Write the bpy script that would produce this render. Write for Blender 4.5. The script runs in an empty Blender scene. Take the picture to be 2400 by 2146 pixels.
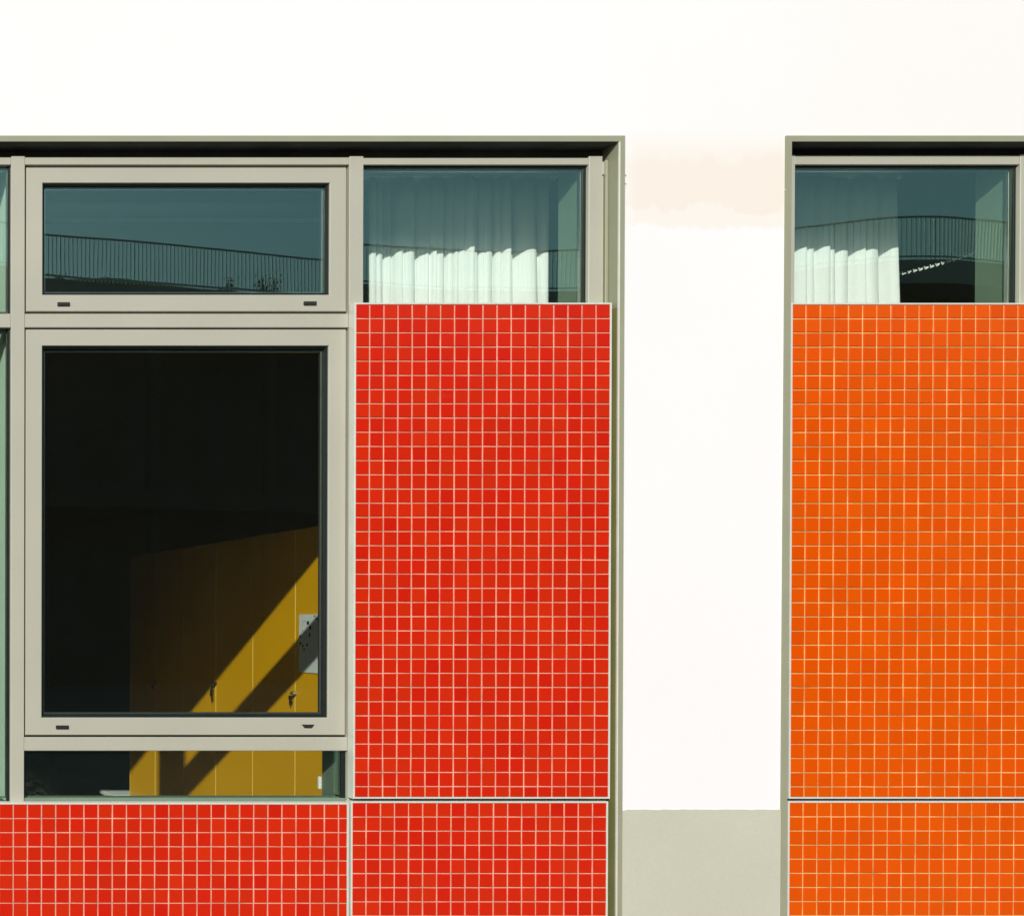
import bpy, bmesh, math, random
from mathutils import Vector, Matrix, Euler
from math import radians, sin, cos, pi
random.seed(7)
SC = bpy.context.scene
COL = SC.collection

# ------------------------------------------------------------------ camera
S = 660.0            # photo pixels per metre on the wall plane y = 0
D = 4.0              # camera stands 4 m in front of the wall
CX, CY = -700.0, 1465.0   # foot of the perpendicular (photo px)
EYE = 1.5
PITCH = 0.0050
cam_d = bpy.data.cameras.new('camera')
cam = bpy.data.objects.new('camera', cam_d); COL.objects.link(cam)
cam.location = (CX / S, -D, EYE)
cam.rotation_euler = (pi / 2 - PITCH, 0, 0)
FPX = S * D
cam_d.sensor_width = 36.0
cam_d.lens = 36.0 * FPX / 2400.0
cam_d.shift_x = (1200 - CX + 0.0) / 2400.0
cam_d.shift_y = (CY - 1073) / 2400.0 + PITCH * FPX / 2400.0
cam_d.clip_start = 0.1
cam_d.clip_end = 2000
SC.camera = cam

# ------------------------------------------------------------------ light
SUN = Vector((0.575, 1.0, -0.612))
el = math.atan2(0.612, math.hypot(0.575, 1.0))
rot = math.atan2(-0.575, -1.0)            # azimuth of the sun from +Y towards +X
W = bpy.data.worlds.new('World'); SC.world = W; W.use_nodes = True
nt = W.node_tree
sky = nt.nodes.new('ShaderNodeTexSky'); sky.sky_type = 'NISHITA'; sky.sun_disc = False
sky.sun_elevation = el; sky.sun_rotation = rot
sky.air_density = 1.1; sky.dust_density = 1.6; sky.ozone_density = 1.3
bg = nt.nodes['Background']; bg.inputs['Strength'].default_value = 0.11
nt.links.new(sky.outputs[0], bg.inputs[0])
sun_d = bpy.data.lights.new('sun', 'SUN'); sun_d.energy = 4.35; sun_d.angle = radians(0.53)
sun_d.color = (1.0, 0.965, 0.90)
sun = bpy.data.objects.new('sun', sun_d); COL.objects.link(sun)
sun.rotation_euler = SUN.to_track_quat('-Z', 'Y').to_euler(); sun.location = (-6, -12, 9)
SC.view_settings.view_transform = 'Standard'
SC.view_settings.look = 'None'
SC.view_settings.gamma = 1.0
SC.view_settings.exposure = 0.18
SC.view_settings.use_curve_mapping = False
SC.cycles.max_bounces = 10
SC.cycles.transparent_max_bounces = 24

# ------------------------------------------------------------------ helpers
def PX(px, y=0.0): return (px - CX) * (D + y) / FPX + CX / S
def PZ(py, y=0.0): return EYE + (CY - py) * (D + y) / FPX
def W0(px): return px / S

def link(o, parent=None):
    COL.objects.link(o)
    if parent is not None: o.parent = parent
    return o
def tag(o, label=None, cat=None, group=None, kind=None):
    if label: o['label'] = label
    if cat: o['category'] = cat
    if group: o['group'] = group
    if kind: o['kind'] = kind
    return o
def thing(name, label, cat, loc=(0, 0, 0), group=None):
    o = bpy.data.objects.new(name, None); o.location = loc; o.empty_display_size = 0.1
    link(o); return tag(o, label, cat, group)

class MB:
    """collects shapes in world coordinates and builds one mesh object"""
    def __init__(s): s.bm = bmesh.new()
    def box(s, x0, x1, y0, y1, z0, z1, bev=0.0, seg=1):
        if x1 < x0: x0, x1 = x1, x0
        if y1 < y0: y0, y1 = y1, y0
        if z1 < z0: z0, z1 = z1, z0
        m = Matrix.Translation(((x0+x1)/2, (y0+y1)/2, (z0+z1)/2)) @ Matrix.Diagonal((x1-x0, y1-y0, z1-z0, 1))
        r = bmesh.ops.create_cube(s.bm, size=1.0, matrix=m)
        if bev > 0:
            ed = set(e for v in r['verts'] for e in v.link_edges)
            bmesh.ops.bevel(s.bm, geom=list(ed), offset=bev, segments=seg, affect='EDGES', profile=0.6)
        return s
    def quad(s, pts):
        s.bm.faces.new([s.bm.verts.new(p) for p in pts]); return s
    def prism(s, pts, y0, y1):            # pts = [(x,z)...] outline, extruded along y
        a = [s.bm.verts.new((x, y0, z)) for x, z in pts]
        b = [s.bm.verts.new((x, y1, z)) for x, z in pts]
        s.bm.faces.new(a); s.bm.faces.new(b[::-1])
        n = len(pts)
        for i in range(n):
            s.bm.faces.new([a[i], b[i], b[(i+1) % n], a[(i+1) % n]])
        return s
    def tube(s, pts, r, n=8):
        rings = []
        for i, p in enumerate(pts):
            p = Vector(p)
            d = (Vector(pts[min(i+1, len(pts)-1)]) - Vector(pts[max(i-1, 0)])).normalized()
            up = Vector((0, 0, 1)) if abs(d.z) < 0.9 else Vector((1, 0, 0))
            u = d.cross(up).normalized(); v = d.cross(u)
            rings.append([s.bm.verts.new(p + (u*cos(2*pi*k/n) + v*sin(2*pi*k/n))*r) for k in range(n)])
        for a, b in zip(rings, rings[1:]):
            for k in range(n):
                s.bm.faces.new([a[k], a[(k+1) % n], b[(k+1) % n], b[k]])
        s.bm.faces.new(rings[0][::-1]); s.bm.faces.new(rings[-1])
        return s
    def build(s, name, mat, parent=None, origin=None, smooth=False):
        bmesh.ops.recalc_face_normals(s.bm, faces=s.bm.faces[:])
        pl = Vector((0, 0, 0))
        p = parent
        while p is not None: pl += p.location; p = p.parent
        org = Vector(origin) if origin is not None else pl
        if origin is None and parent is None:
            cs = [v.co for v in s.bm.verts]
            org = Vector((sum(c.x for c in cs)/len(cs), sum(c.y for c in cs)/len(cs), min(c.z for c in cs)))
        bmesh.ops.translate(s.bm, verts=s.bm.verts[:], vec=-org)
        me = bpy.data.meshes.new(name); s.bm.to_mesh(me); s.bm.free()
        if smooth:
            for f in me.polygons: f.use_smooth = True
        me.materials.append(mat)
        o = bpy.data.objects.new(name, me); o.location = org - pl
        return link(o, parent)

def ring_bar(mb, X0, X1, Z0, Z1, t, y0, y1, bev=0.001, tb=None):
    """a mitred rectangular frame of bar width t (four trapezoid bars)"""
    tb = t if tb is None else tb
    o = [(X0, Z0), (X1, Z0), (X1, Z1), (X0, Z1)]
    i = [(X0+t, Z0+tb), (X1-t, Z0+tb), (X1-t, Z1-t), (X0+t, Z1-t)]
    bm = mb.bm
    def V(p, y): return bm.verts.new((p[0], y, p[1]))
    e = bev
    oc = [(X0+e, Z0+e), (X1-e, Z0+e), (X1-e, Z1-e), (X0+e, Z1-e)]
    ic = [(X0+t-e, Z0+tb-e), (X1-t+e, Z0+tb-e), (X1-t+e, Z1-t+e), (X0+t-e, Z1-t+e)]
    of = [V(p, y0) for p in oc]; os_ = [V(p, y0+e) for p in o]; ob = [V(p, y1) for p in o]
    inf = [V(p, y0) for p in ic]; ins = [V(p, y0+e) for p in i]; ib = [V(p, y1) for p in i]
    for k in range(4):
        l = (k+1) % 4
        for A, B in ((of, inf), (os_, of), (ob, os_), (inf, ins), (ins, ib), (ib, ob)):
            bm.faces.new([A[k], A[l], B[l], B[k]])

# ------------------------------------------------------------------ materials
def mat(name): 
    m = bpy.data.materials.new(name); m.use_nodes = True
    return m, m.node_tree, m.node_tree.nodes['Principled BSDF']
def N(nt, t, **kw):
    n = nt.nodes.new(t)
    for k, v in kw.items():
        if k.startswith('i_'): n.inputs[k[2:].replace('_', ' ')].default_value = v
        else: setattr(n, k, v)
    return n
def rgba(c): return (c[0], c[1], c[2], 1.0)

def noisy(name, c, rough=0.5, spec=0.5, amp=0.08, scale=6.0, bump=0.0, bscale=200.0, stretch=(1, 1, 1), metallic=0.0, detail=6, fine=0.0):
    m, nt, p = mat(name)
    geo = N(nt, 'ShaderNodeNewGeometry')
    mp = N(nt, 'ShaderNodeMapping'); mp.inputs['Scale'].default_value = stretch
    nt.links.new(geo.outputs['Position'], mp.inputs['Vector'])
    no = N(nt, 'ShaderNodeTexNoise'); no.inputs['Scale'].default_value = scale; no.inputs['Detail'].default_value = detail
    nt.links.new(mp.outputs[0], no.inputs['Vector'])
    mr = N(nt, 'ShaderNodeMapRange'); mr.inputs[1].default_value = 0.3; mr.inputs[2].default_value = 0.7
    mr.inputs[3].default_value = 1 - amp; mr.inputs[4].default_value = 1 + amp
    nt.links.new(no.outputs['Fac'], mr.inputs[0])
    sc = N(nt, 'ShaderNodeVectorMath', operation='SCALE'); sc.inputs[0].default_value = c
    nt.links.new(mr.outputs[0], sc.inputs['Scale'])
    last = sc.outputs[0]
    if fine > 0:
        n3 = N(nt, 'ShaderNodeTexNoise'); n3.inputs['Scale'].default_value = bscale * 0.7; n3.inputs['Detail'].default_value = 4
        nt.links.new(geo.outputs['Position'], n3.inputs['Vector'])
        m3 = N(nt, 'ShaderNodeMapRange'); m3.inputs[1].default_value = 0.3; m3.inputs[2].default_value = 0.7
        m3.inputs[3].default_value = 1 - fine; m3.inputs[4].default_value = 1 + fine
        nt.links.new(n3.outputs['Fac'], m3.inputs[0])
        s2 = N(nt, 'ShaderNodeVectorMath', operation='SCALE')
        nt.links.new(last, s2.inputs[0]); nt.links.new(m3.outputs[0], s2.inputs['Scale']); last = s2.outputs[0]
    nt.links.new(last, p.inputs['Base Color'])
    p.inputs['Roughness'].default_value = rough
    p.inputs['Specular IOR Level'].default_value = spec
    p.inputs['Metallic'].default_value = metallic
    if bump > 0:
        n2 = N(nt, 'ShaderNodeTexNoise'); n2.inputs['Scale'].default_value = bscale; n2.inputs['Detail'].default_value = 5
        nt.links.new(mp.outputs[0], n2.inputs['Vector'])
        b = N(nt, 'ShaderNodeBump'); b.inputs['Strength'].default_value = 1.0; b.inputs['Distance'].default_value = bump
        nt.links.new(n2.outputs['Fac'], b.inputs['Height']); nt.links.new(b.outputs[0], p.inputs['Normal'])
    return m

ALU_C = (0.350, 0.348, 0.287)
M_alu = noisy('grey_beige_coated_aluminium', ALU_C, rough=0.42, spec=0.5, amp=0.035, scale=3.0, bump=0.00004, bscale=260, fine=0.02)
M_trim = noisy('outer_trim_coated_aluminium', (0.245, 0.255, 0.175), rough=0.45, spec=0.45, amp=0.05, scale=5.0, bump=0.00004, bscale=260)
M_edge = noisy('bright_aluminium_edge', (0.50, 0.51, 0.455), rough=0.35, spec=0.6, amp=0.05, scale=12.0)
M_olive = noisy('dark_olive_strip', (0.15, 0.155, 0.055), rough=0.55, spec=0.3, amp=0.08, scale=6)  # tone that darkens the jamb beside the tile panels
M_rubber = noisy('black_rubber', (0.006, 0.0085, 0.0075), rough=0.5, spec=0.3, amp=0.2, scale=30)
M_dark = noisy('dark_shutter_slot', (0.07, 0.075, 0.07), rough=0.8, spec=0.1, amp=0.2, scale=8)
M_groove = noisy('rebate_gap_shade', (0.10, 0.10, 0.055), rough=0.6, spec=0.3, amp=0.1, scale=8)  # dark tone puts the gap shading round the sashes into the colour
M_plug = noisy('black_plastic_cap', (0.022, 0.024, 0.02), rough=0.35, spec=0.5, amp=0.1, scale=40)
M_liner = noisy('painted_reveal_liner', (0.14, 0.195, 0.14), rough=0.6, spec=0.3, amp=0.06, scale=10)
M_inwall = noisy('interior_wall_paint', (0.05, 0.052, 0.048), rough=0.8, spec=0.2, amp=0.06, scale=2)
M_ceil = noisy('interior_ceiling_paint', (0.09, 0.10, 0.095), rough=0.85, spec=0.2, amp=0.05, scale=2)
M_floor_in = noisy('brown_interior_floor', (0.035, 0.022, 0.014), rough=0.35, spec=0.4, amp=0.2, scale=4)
M_yellow = noisy('ochre_yellow_laminate', (0.86, 0.415, 0.0003), rough=0.42, spec=0.35, amp=0.035, scale=2.5, bump=0.00005, bscale=90)
M_yedge = noisy('sun_caught_door_edge', (0.80, 0.56, 0.12), rough=0.4, spec=0.4, amp=0.03, scale=8)  # lighter than the doors: sun-caught edges painted into the colour
M_steel = noisy('brushed_metal', (0.35, 0.35, 0.33), rough=0.3, spec=0.5, amp=0.08, scale=30, metallic=0.9)
M_black = noisy('black_metal_keys', (0.02, 0.018, 0.015), rough=0.4, spec=0.5, amp=0.1, scale=50)
M_paper = noisy('white_paper', (0.72, 0.74, 0.72), rough=0.9, spec=0.1, amp=0.03, scale=20)
M_ink = noisy('dark_blue_print', (0.02, 0.025, 0.05), rough=0.8, spec=0.1, amp=0.1, scale=60)
M_white = noisy('white_lacquer', (0.80, 0.81, 0.80), rough=0.4, spec=0.4, amp=0.02, scale=10)
M_blind = noisy('dark_blind_fabric', (0.007, 0.009, 0.009), rough=0.95, spec=0.05, amp=0.1, scale=9)
M_pale = noisy('pale_green_paint', (0.60, 0.80, 0.64), rough=0.6, spec=0.3, amp=0.03, scale=4)
M_board = noisy('dark_green_pinboard', (0.018, 0.022, 0.018), rough=0.9, spec=0.1, amp=0.15, scale=9)
M_conc = noisy('grey_concrete', (0.25, 0.25, 0.23), rough=0.9, spec=0.2, amp=0.2, scale=0.7, bump=0.002, bscale=20)  # plain even concrete grey
M_darkwall = noisy('dark_brick_wall', (0.03, 0.028, 0.026), rough=0.9, spec=0.2, amp=0.25, scale=0.9)
M_rail = noisy('dark_painted_steel_railing', (0.36, 0.42, 0.40), rough=0.5, spec=0.4, amp=0.1, scale=5)
M_pave = noisy('grey_concrete_paving', (0.10, 0.095, 0.085), rough=0.9, spec=0.2, amp=0.15, scale=1.3, bump=0.002, bscale=60, fine=0.15)
M_grass = noisy('rough_grass', (0.07, 0.10, 0.05), rough=0.95, spec=0.1, amp=0.35, scale=1.5, bump=0.02, bscale=25, fine=0.2)
M_leaf = noisy('shrub_leaves', (0.04, 0.06, 0.025), rough=0.7, spec=0.3, amp=0.4, scale=3)
M_bark = noisy('grey_bark', (0.09, 0.075, 0.06), rough=0.9, spec=0.2, amp=0.3, scale=12)
M_roofing = noisy('roof_membrane', (0.2, 0.2, 0.19), rough=0.9, spec=0.2, amp=0.15, scale=1)
M_winglass = noisy('dark_window_glass', (0.02, 0.022, 0.024), rough=0.6, spec=0.2, amp=0.1, scale=1)

# rendered wall: bright white paint with a yellowed repair band between the two windows
def make_plaster():
    m, nt, p = mat('white_render_with_patch')
    L = nt.links.new
    geo = N(nt, 'ShaderNodeNewGeometry'); sp = N(nt, 'ShaderNodeSeparateXYZ'); L(geo.outputs['Position'], sp.inputs[0])
    def noise(sx, sz, scale, detail=4, off=0):
        mp = N(nt, 'ShaderNodeMapping'); mp.inputs['Scale'].default_value = (sx, 1, sz); mp.inputs['Location'].default_value = (off, 0, 0)
        L(geo.outputs['Position'], mp.inputs['Vector'])
        n = N(nt, 'ShaderNodeTexNoise'); n.inputs['Scale'].default_value = scale; n.inputs['Detail'].default_value = detail
        n.inputs['Roughness'].default_value = 0.55
        L(mp.outputs[0], n.inputs['Vector']); return n.outputs['Fac']
    def math(op, a, b=None):
        n = N(nt, 'ShaderNodeMath', operation=op)
        for i, v in enumerate((a, b)):
            if v is None: continue
            if isinstance(v, (int, float)): n.inputs[i].default_value = v
            else: L(v, n.inputs[i])
        return n.outputs[0]
    def smooth(v, lo, hi):
        n = N(nt, 'ShaderNodeMapRange', interpolation_type='SMOOTHSTEP'); L(v, n.inputs[0])
        n.inputs[1].default_value = lo; n.inputs[2].default_value = hi
        n.inputs[3].default_value = 0; n.inputs[4].default_value = 1
        return n.outputs[0]
    zA = math('ADD', sp.outputs['Z'], math('MULTIPLY', math('SUBTRACT', noise(1, 0.5, 9, 6), 0.5), 0.22))
    zB = math('ADD', sp.outputs['Z'], math('MULTIPLY', math('SUBTRACT', noise(1, 0.4, 5, 5, 3.3), 0.5), 0.20))
    zC = math('ADD', sp.outputs['Z'], math('MULTIPLY', math('SUBTRACT', noise(1, 1, 4, 3, 7.3), 0.5), 0.05))
    zt, z1, z2, z3 = PZ(335), PZ(372), PZ(490), PZ(535)
    xm = math('MULTIPLY', smooth(sp.outputs['X'], W0(1440), W0(1500)), 1.0)
    inner = math('MULTIPLY', math('MULTIPLY', smooth(zA, z2-0.004, z2+0.006), math('SUBTRACT', 1.0, smooth(zA, z1-0.035, z1+0.03))), xm)
    outer = math('MULTIPLY', math('MULTIPLY', smooth(zB, z3-0.006, z3+0.012), math('SUBTRACT', 1.0, smooth(zC, zt-0.05, zt+0.06))), xm)
    warm = math('MULTIPLY', smooth(sp.outputs['X'], W0(1400), W0(2300)), math('MULTIPLY', smooth(sp.outputs['Z'], PZ(400), PZ(280)), 0.75))
    def mix(f, a, b):
        n = N(nt, 'ShaderNodeMix', data_type='RGBA')
        if isinstance(f, (int, float)): n.inputs[0].default_value = f
        else: L(f, n.inputs[0])
        for k, v in ((6, a), (7, b)):
            if isinstance(v, tuple): n.inputs[k].default_value = rgba(v)
            else: L(v, n.inputs[k])
        return n.outputs[2]
    mott = noise(1, 1, 3, 6, 1.0)
    WCOL = mix(noise(1, 1, 1.3, 7, 4.0), (0.690, 0.690, 0.705), (0.648, 0.650, 0.662))
    c = mix(warm, WCOL, (0.650, 0.643, 0.636))
    c = mix(outer, c, (0.648, 0.628, 0.60))
    pin = mix(mott, (0.638, 0.582, 0.527), (0.642, 0.612, 0.572))
    c = mix(inner, c, pin)
    L(c, p.inputs['Base Color'])
    p.inputs['Roughness'].default_value = 0.9; p.inputs['Specular IOR Level'].default_value = 0.2
    n2 = noise(1, 1, 160, 6); b = N(nt, 'ShaderNodeBump'); b.inputs['Distance'].default_value = 0.0006
    L(n2, b.inputs['Height']); L(b.outputs[0], p.inputs['Normal'])
    return m
M_plaster = make_plaster()
M_plinth = noisy('grey_plinth_render', (0.418, 0.421, 0.344), rough=0.9, spec=0.15, amp=0.045, scale=2.2, bump=0.0004, bscale=220, fine=0.03)

# glazed mosaic tile; each tile gets its own slight shade from its cell in the grid
def make_tile(name, c, x0, z0, pitch, pz):
    m, nt, p = mat(name); L = nt.links.new
    geo = N(nt, 'ShaderNodeNewGeometry')
    sub = N(nt, 'ShaderNodeVectorMath', operation='SUBTRACT'); sub.inputs[1].default_value = (x0, 0, z0)
    L(geo.outputs['Position'], sub.inputs[0])
    mul = N(nt, 'ShaderNodeVectorMath', operation='MULTIPLY'); mul.inputs[1].default_value = (1/pitch, 0, 1/pz)
    L(sub.outputs[0], mul.inputs[0])
    fl = N(nt, 'ShaderNodeVectorMath', operation='FLOOR'); L(mul.outputs[0], fl.inputs[0])
    wn = N(nt, 'ShaderNodeTexWhiteNoise', noise_dimensions='3D'); L(fl.outputs[0], wn.inputs['Vector'])
    # sheet-wide drift in the glaze as well as tile by tile
    dr = N(nt, 'ShaderNodeTexNoise'); dr.inputs['Scale'].default_value = 2.2; L(fl.outputs[0], dr.inputs['Vector']); dr.inputs['Scale'].default_value = 0.13
    a = N(nt, 'ShaderNodeMapRange'); L(wn.outputs['Value'], a.inputs[0]); a.inputs[3].default_value = 0.95; a.inputs[4].default_value = 1.04
    b = N(nt, 'ShaderNodeMapRange'); L(dr.outputs['Fac'], b.inputs[0]); b.inputs[1].default_value = .3; b.inputs[2].default_value = .7; b.inputs[3].default_value = 0.975; b.inputs[4].default_value = 1.025
    ab = N(nt, 'ShaderNodeMath', operation='MULTIPLY'); L(a.outputs[0], ab.inputs[0]); L(b.outputs[0], ab.inputs[1])
    sc = N(nt, 'ShaderNodeVectorMath', operation='SCALE'); sc.inputs[0].default_value = c; L(ab.outputs[0], sc.inputs['Scale'])
    hsv = N(nt, 'ShaderNodeHueSaturation')
    hm = N(nt, 'ShaderNodeMapRange'); L(wn.outputs['Color'], hm.inputs[0]); hm.inputs[3].default_value = 0.498; hm.inputs[4].default_value = 0.502
    L(hm.outputs[0], hsv.inputs['Hue']); L(sc.outputs[0], hsv.inputs['Color'])
    # faint scuffs
    n1 = N(nt, 'ShaderNodeTexNoise'); n1.inputs['Scale'].default_value = 14; n1.inputs['Detail'].default_value = 8; n1.inputs['Distortion'].default_value = 1.5
    L(geo.outputs['Position'], n1.inputs['Vector'])
    sm = N(nt, 'ShaderNodeMapRange'); L(n1.outputs['Fac'], sm.inputs[0]); sm.inputs[1].default_value = 0.72; sm.inputs[2].default_value = 0.80; sm.inputs[4].default_value = 0.03
    mx = N(nt, 'ShaderNodeMix', data_type='RGBA'); L(sm.outputs[0], mx.inputs[0]); L(hsv.outputs[0], mx.inputs[6]); mx.inputs[7].default_value = (0.6, 0.35, 0.28, 1)
    L(mx.outputs[2], p.inputs['Base Color'])
    p.inputs['Roughness'].default_value = 0.22; p.inputs['Specular IOR Level'].default_value = 0.28
    n2 = N(nt, 'ShaderNodeTexNoise'); n2.inputs['Scale'].default_value = 40; L(geo.outputs['Position'], n2.inputs['Vector'])
    bu = N(nt, 'ShaderNodeBump'); bu.inputs['Distance'].default_value = 0.00012; L(n2.outputs['Fac'], bu.inputs['Height']); L(bu.outputs[0], p.inputs['Normal'])
    return m
M_grout_r = noisy('pale_pink_grout', (0.57, 0.28, 0.20), rough=0.9, spec=0.2, amp=0.22, scale=9, bump=0.0002, bscale=300, fine=0.12)
M_grout_o = noisy('pale_orange_grout', (0.58, 0.315, 0.115), rough=0.9, spec=0.2, amp=0.28, scale=9, bump=0.0002, bscale=300, fine=0.12)

def make_glass(name, tint, ior=2.04, dust=0.004, corner=None):
    m = bpy.data.materials.new(name); m.use_nodes = True; nt = m.node_tree; L = nt.links.new
    nt.nodes.remove(nt.nodes['Principled BSDF']); out = nt.nodes['Material Output']
    tr = N(nt, 'ShaderNodeBsdfTransparent'); tr.inputs[0].default_value = rgba(tint)
    gl = N(nt, 'ShaderNodeBsdfGlossy'); gl.inputs['Roughness'].default_value = 0.0; gl.inputs['Color'].default_value = (0.62, 1.0, 0.80, 1)
    geo = N(nt, 'ShaderNodeNewGeometry')
    # Schlick reflectance, the same from either side of the sheet
    dt = N(nt, 'ShaderNodeVectorMath', operation='DOT_PRODUCT'); L(geo.outputs['Normal'], dt.inputs[0]); L(geo.outputs['Incoming'], dt.inputs[1])
    def M_(op, a, b=None):
        n = N(nt, 'ShaderNodeMath', operation=op)
        for i, v in enumerate((a, b)):
            if v is None: continue
            if isinstance(v, (int, float)): n.inputs[i].default_value = v
            else: L(v, n.inputs[i])
        return n.outputs[0]
    f0 = ((ior - 1) / (ior + 1)) ** 2
    fr5 = M_('POWER', M_('SUBTRACT', 1.0, M_('ABSOLUTE', dt.outputs['Value'])), 5.0)
    frv = M_('ADD', M_('MULTIPLY', fr5, 1 - f0), f0)
    wob = N(nt, 'ShaderNodeTexNoise'); wob.inputs['Scale'].default_value = 1.9; wob.inputs['Detail'].default_value = 1
    L(geo.outputs['Position'], wob.inputs['Vector'])
    bu = N(nt, 'ShaderNodeBump'); bu.inputs['Distance'].default_value = 0.0005; L(wob.outputs['Fac'], bu.inputs['Height'])
    L(bu.outputs[0], gl.inputs['Normal'])
    mx = N(nt, 'ShaderNodeMixShader'); L(frv, mx.inputs[0]); L(tr.outputs[0], mx.inputs[1]); L(gl.outputs[0], mx.inputs[2])
    df = N(nt, 'ShaderNodeBsdfDiffuse'); df.inputs[0].default_value = (0.45, 0.47, 0.36, 1)
    dn = N(nt, 'ShaderNodeTexNoise'); dn.inputs['Scale'].default_value = 22; dn.inputs['Detail'].default_value = 8
    L(geo.outputs['Position'], dn.inputs['Vector'])
    dm = N(nt, 'ShaderNodeMapRange'); L(dn.outputs['Fac'], dm.inputs[0]); dm.inputs[1].default_value = 0.35; dm.inputs[2].default_value = 0.75
    dm.inputs[3].default_value = dust * 0.92; dm.inputs[4].default_value = dust * 1.1
    fac = dm.outputs[0]
    if corner:      # grime gathered low in a corner
        sp = N(nt, 'ShaderNodeVectorMath', operation='DISTANCE'); L(geo.outputs['Position'], sp.inputs[0]); sp.inputs[1].default_value = corner
        cm = N(nt, 'ShaderNodeMapRange'); L(sp.outputs['Value'], cm.inputs[0]); cm.inputs[1].default_value = 0.0; cm.inputs[2].default_value = 0.12
        cm.inputs[3].default_value = 0.09; cm.inputs[4].default_value = 0.0
        st = N(nt, 'ShaderNodeTexNoise'); st.inputs['Scale'].default_value = 60; st.inputs['Detail'].default_value = 6; st.inputs['Distortion'].default_value = 2
        L(geo.outputs['Position'], st.inputs['Vector'])
        sm = N(nt, 'ShaderNodeMapRange'); L(st.outputs['Fac'], sm.inputs[0]); sm.inputs[1].default_value = 0.5; sm.inputs[2].default_value = 0.72
        mu = N(nt, 'ShaderNodeMath', operation='MULTIPLY'); L(cm.outputs[0], mu.inputs[0]); L(sm.outputs[0], mu.inputs[1])
        ad = N(nt, 'ShaderNodeMath', operation='ADD'); L(mu.outputs[0], ad.inputs[0]); L(fac, ad.inputs[1]); fac = ad.outputs[0]
    m2 = N(nt, 'ShaderNodeMixShader'); L(fac, m2.inputs[0]); L(mx.outputs[0], m2.inputs[1]); L(df.outputs[0], m2.inputs[2])
    L(m2.outputs[0], out.inputs['Surface'])
    return m
M_glass = make_glass('green_tinted_glazing', (0.962, 1.0, 0.975))
M_glass_low = make_glass('green_tinted_glazing_with_grime', (0.962, 1.0, 0.975), corner=(PX(60, .066), .066, PZ(1872, .066)))

def make_fabric():
    m, nt, p = mat('white_curtain_fabric'); L = nt.links.new
    p.inputs['Base Color'].default_value = (0.93, 0.93, 0.93, 1); p.inputs['Roughness'].default_value = 0.95
    p.inputs['Specular IOR Level'].default_value = 0.05
    out = nt.nodes['Material Output']
    t = N(nt, 'ShaderNodeBsdfTranslucent'); t.inputs[0].default_value = (0.75, 0.78, 0.75, 1)
    mx = N(nt, 'ShaderNodeMixShader'); mx.inputs[0].default_value = 0.10
    L(p.outputs[0], mx.inputs[1]); L(t.outputs[0], mx.inputs[2]); L(mx.outputs[0], out.inputs['Surface'])
    return m
M_cloth = make_fabric()

# ================================================================== THE SETTING
def struct(mb, name, m): 
    o = mb.build(name, m); o['kind'] = 'structure'; return o
# ground
g = MB().box(-400, 400, -400, 400, -0.5, 0.0); struct(g, 'ground', M_pave)

FP = 0.0            # wall plane
ZT = PZ(322.0)      # top of the outer trim (wall opening head)
XA0, XA1 = W0(-812), W0(1458)      # left opening
XB0, XB1 = W0(1834), W0(3262)      # right opening
TH = 0.19
ZROOF = 4.6
wall = thing('plaster_wall', 'white rendered facade wall surrounding both window bands, cream repair patch beside the window heads', 'wall', (W0(1600), 0, 0))
mb = MB()
mb.box(-6.0, XA0, 0, TH, 0, ZROOF); mb.box(XA1, XB0, 0, TH, 0, ZROOF); mb.box(XB1, 8.6, 0, TH, 0, ZROOF)
mb.box(XA0, XA1, 0, TH, ZT, ZROOF); mb.box(XB0, XB1, 0, TH, ZT, ZROOF)
# merge the blocks into one skin
bmesh.ops.remove_doubles(mb.bm, verts=mb.bm.verts[:], dist=1e-5)
mb.build('render_coat', M_plaster, wall)
# grey plinth coat between the windows: slightly wavy upper edge, 3 mm proud
def plinth(x0, x1, seed):
    rnd = random.Random(seed); n = 26
    z = PZ(1896.5)
    pts = [(x0, 0.0)] + [(x0 + (x1-x0)*i/n, z + rnd.uniform(-0.0011, 0.0011) - (0.004 if i in (0,) else 0)) for i in range(n+1)] + [(x1, 0.0)]
    MB().prism(pts, -0.003, 0.002).build('plinth', M_plinth, wall)
plinth(XA1 + 0.001, XB0 - 0.001, 3); plinth(-5.99, XA0 - .001, 4); plinth(XB1 + .001, 8.59, 5)
rnd = random.Random(12)
for px, py in ((1461.5, 412), (1461.5, 432), (1833.5, 447)):
    q = [(PX(px) + rnd.uniform(.0012, .003) * cos(a), PZ(py) + rnd.uniform(.0015, .004) * sin(a)) for a in [2*pi*i/7 for i in range(7)]]
    MB().prism(q, -.0035, .001).build('plaster_crumb', M_plaster, wall)
MB().box(-6.05, 8.65, -0.03, 0.32, ZROOF, ZROOF + 0.03, 0.003).build('parapet_cap', M_alu, wall)

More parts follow.
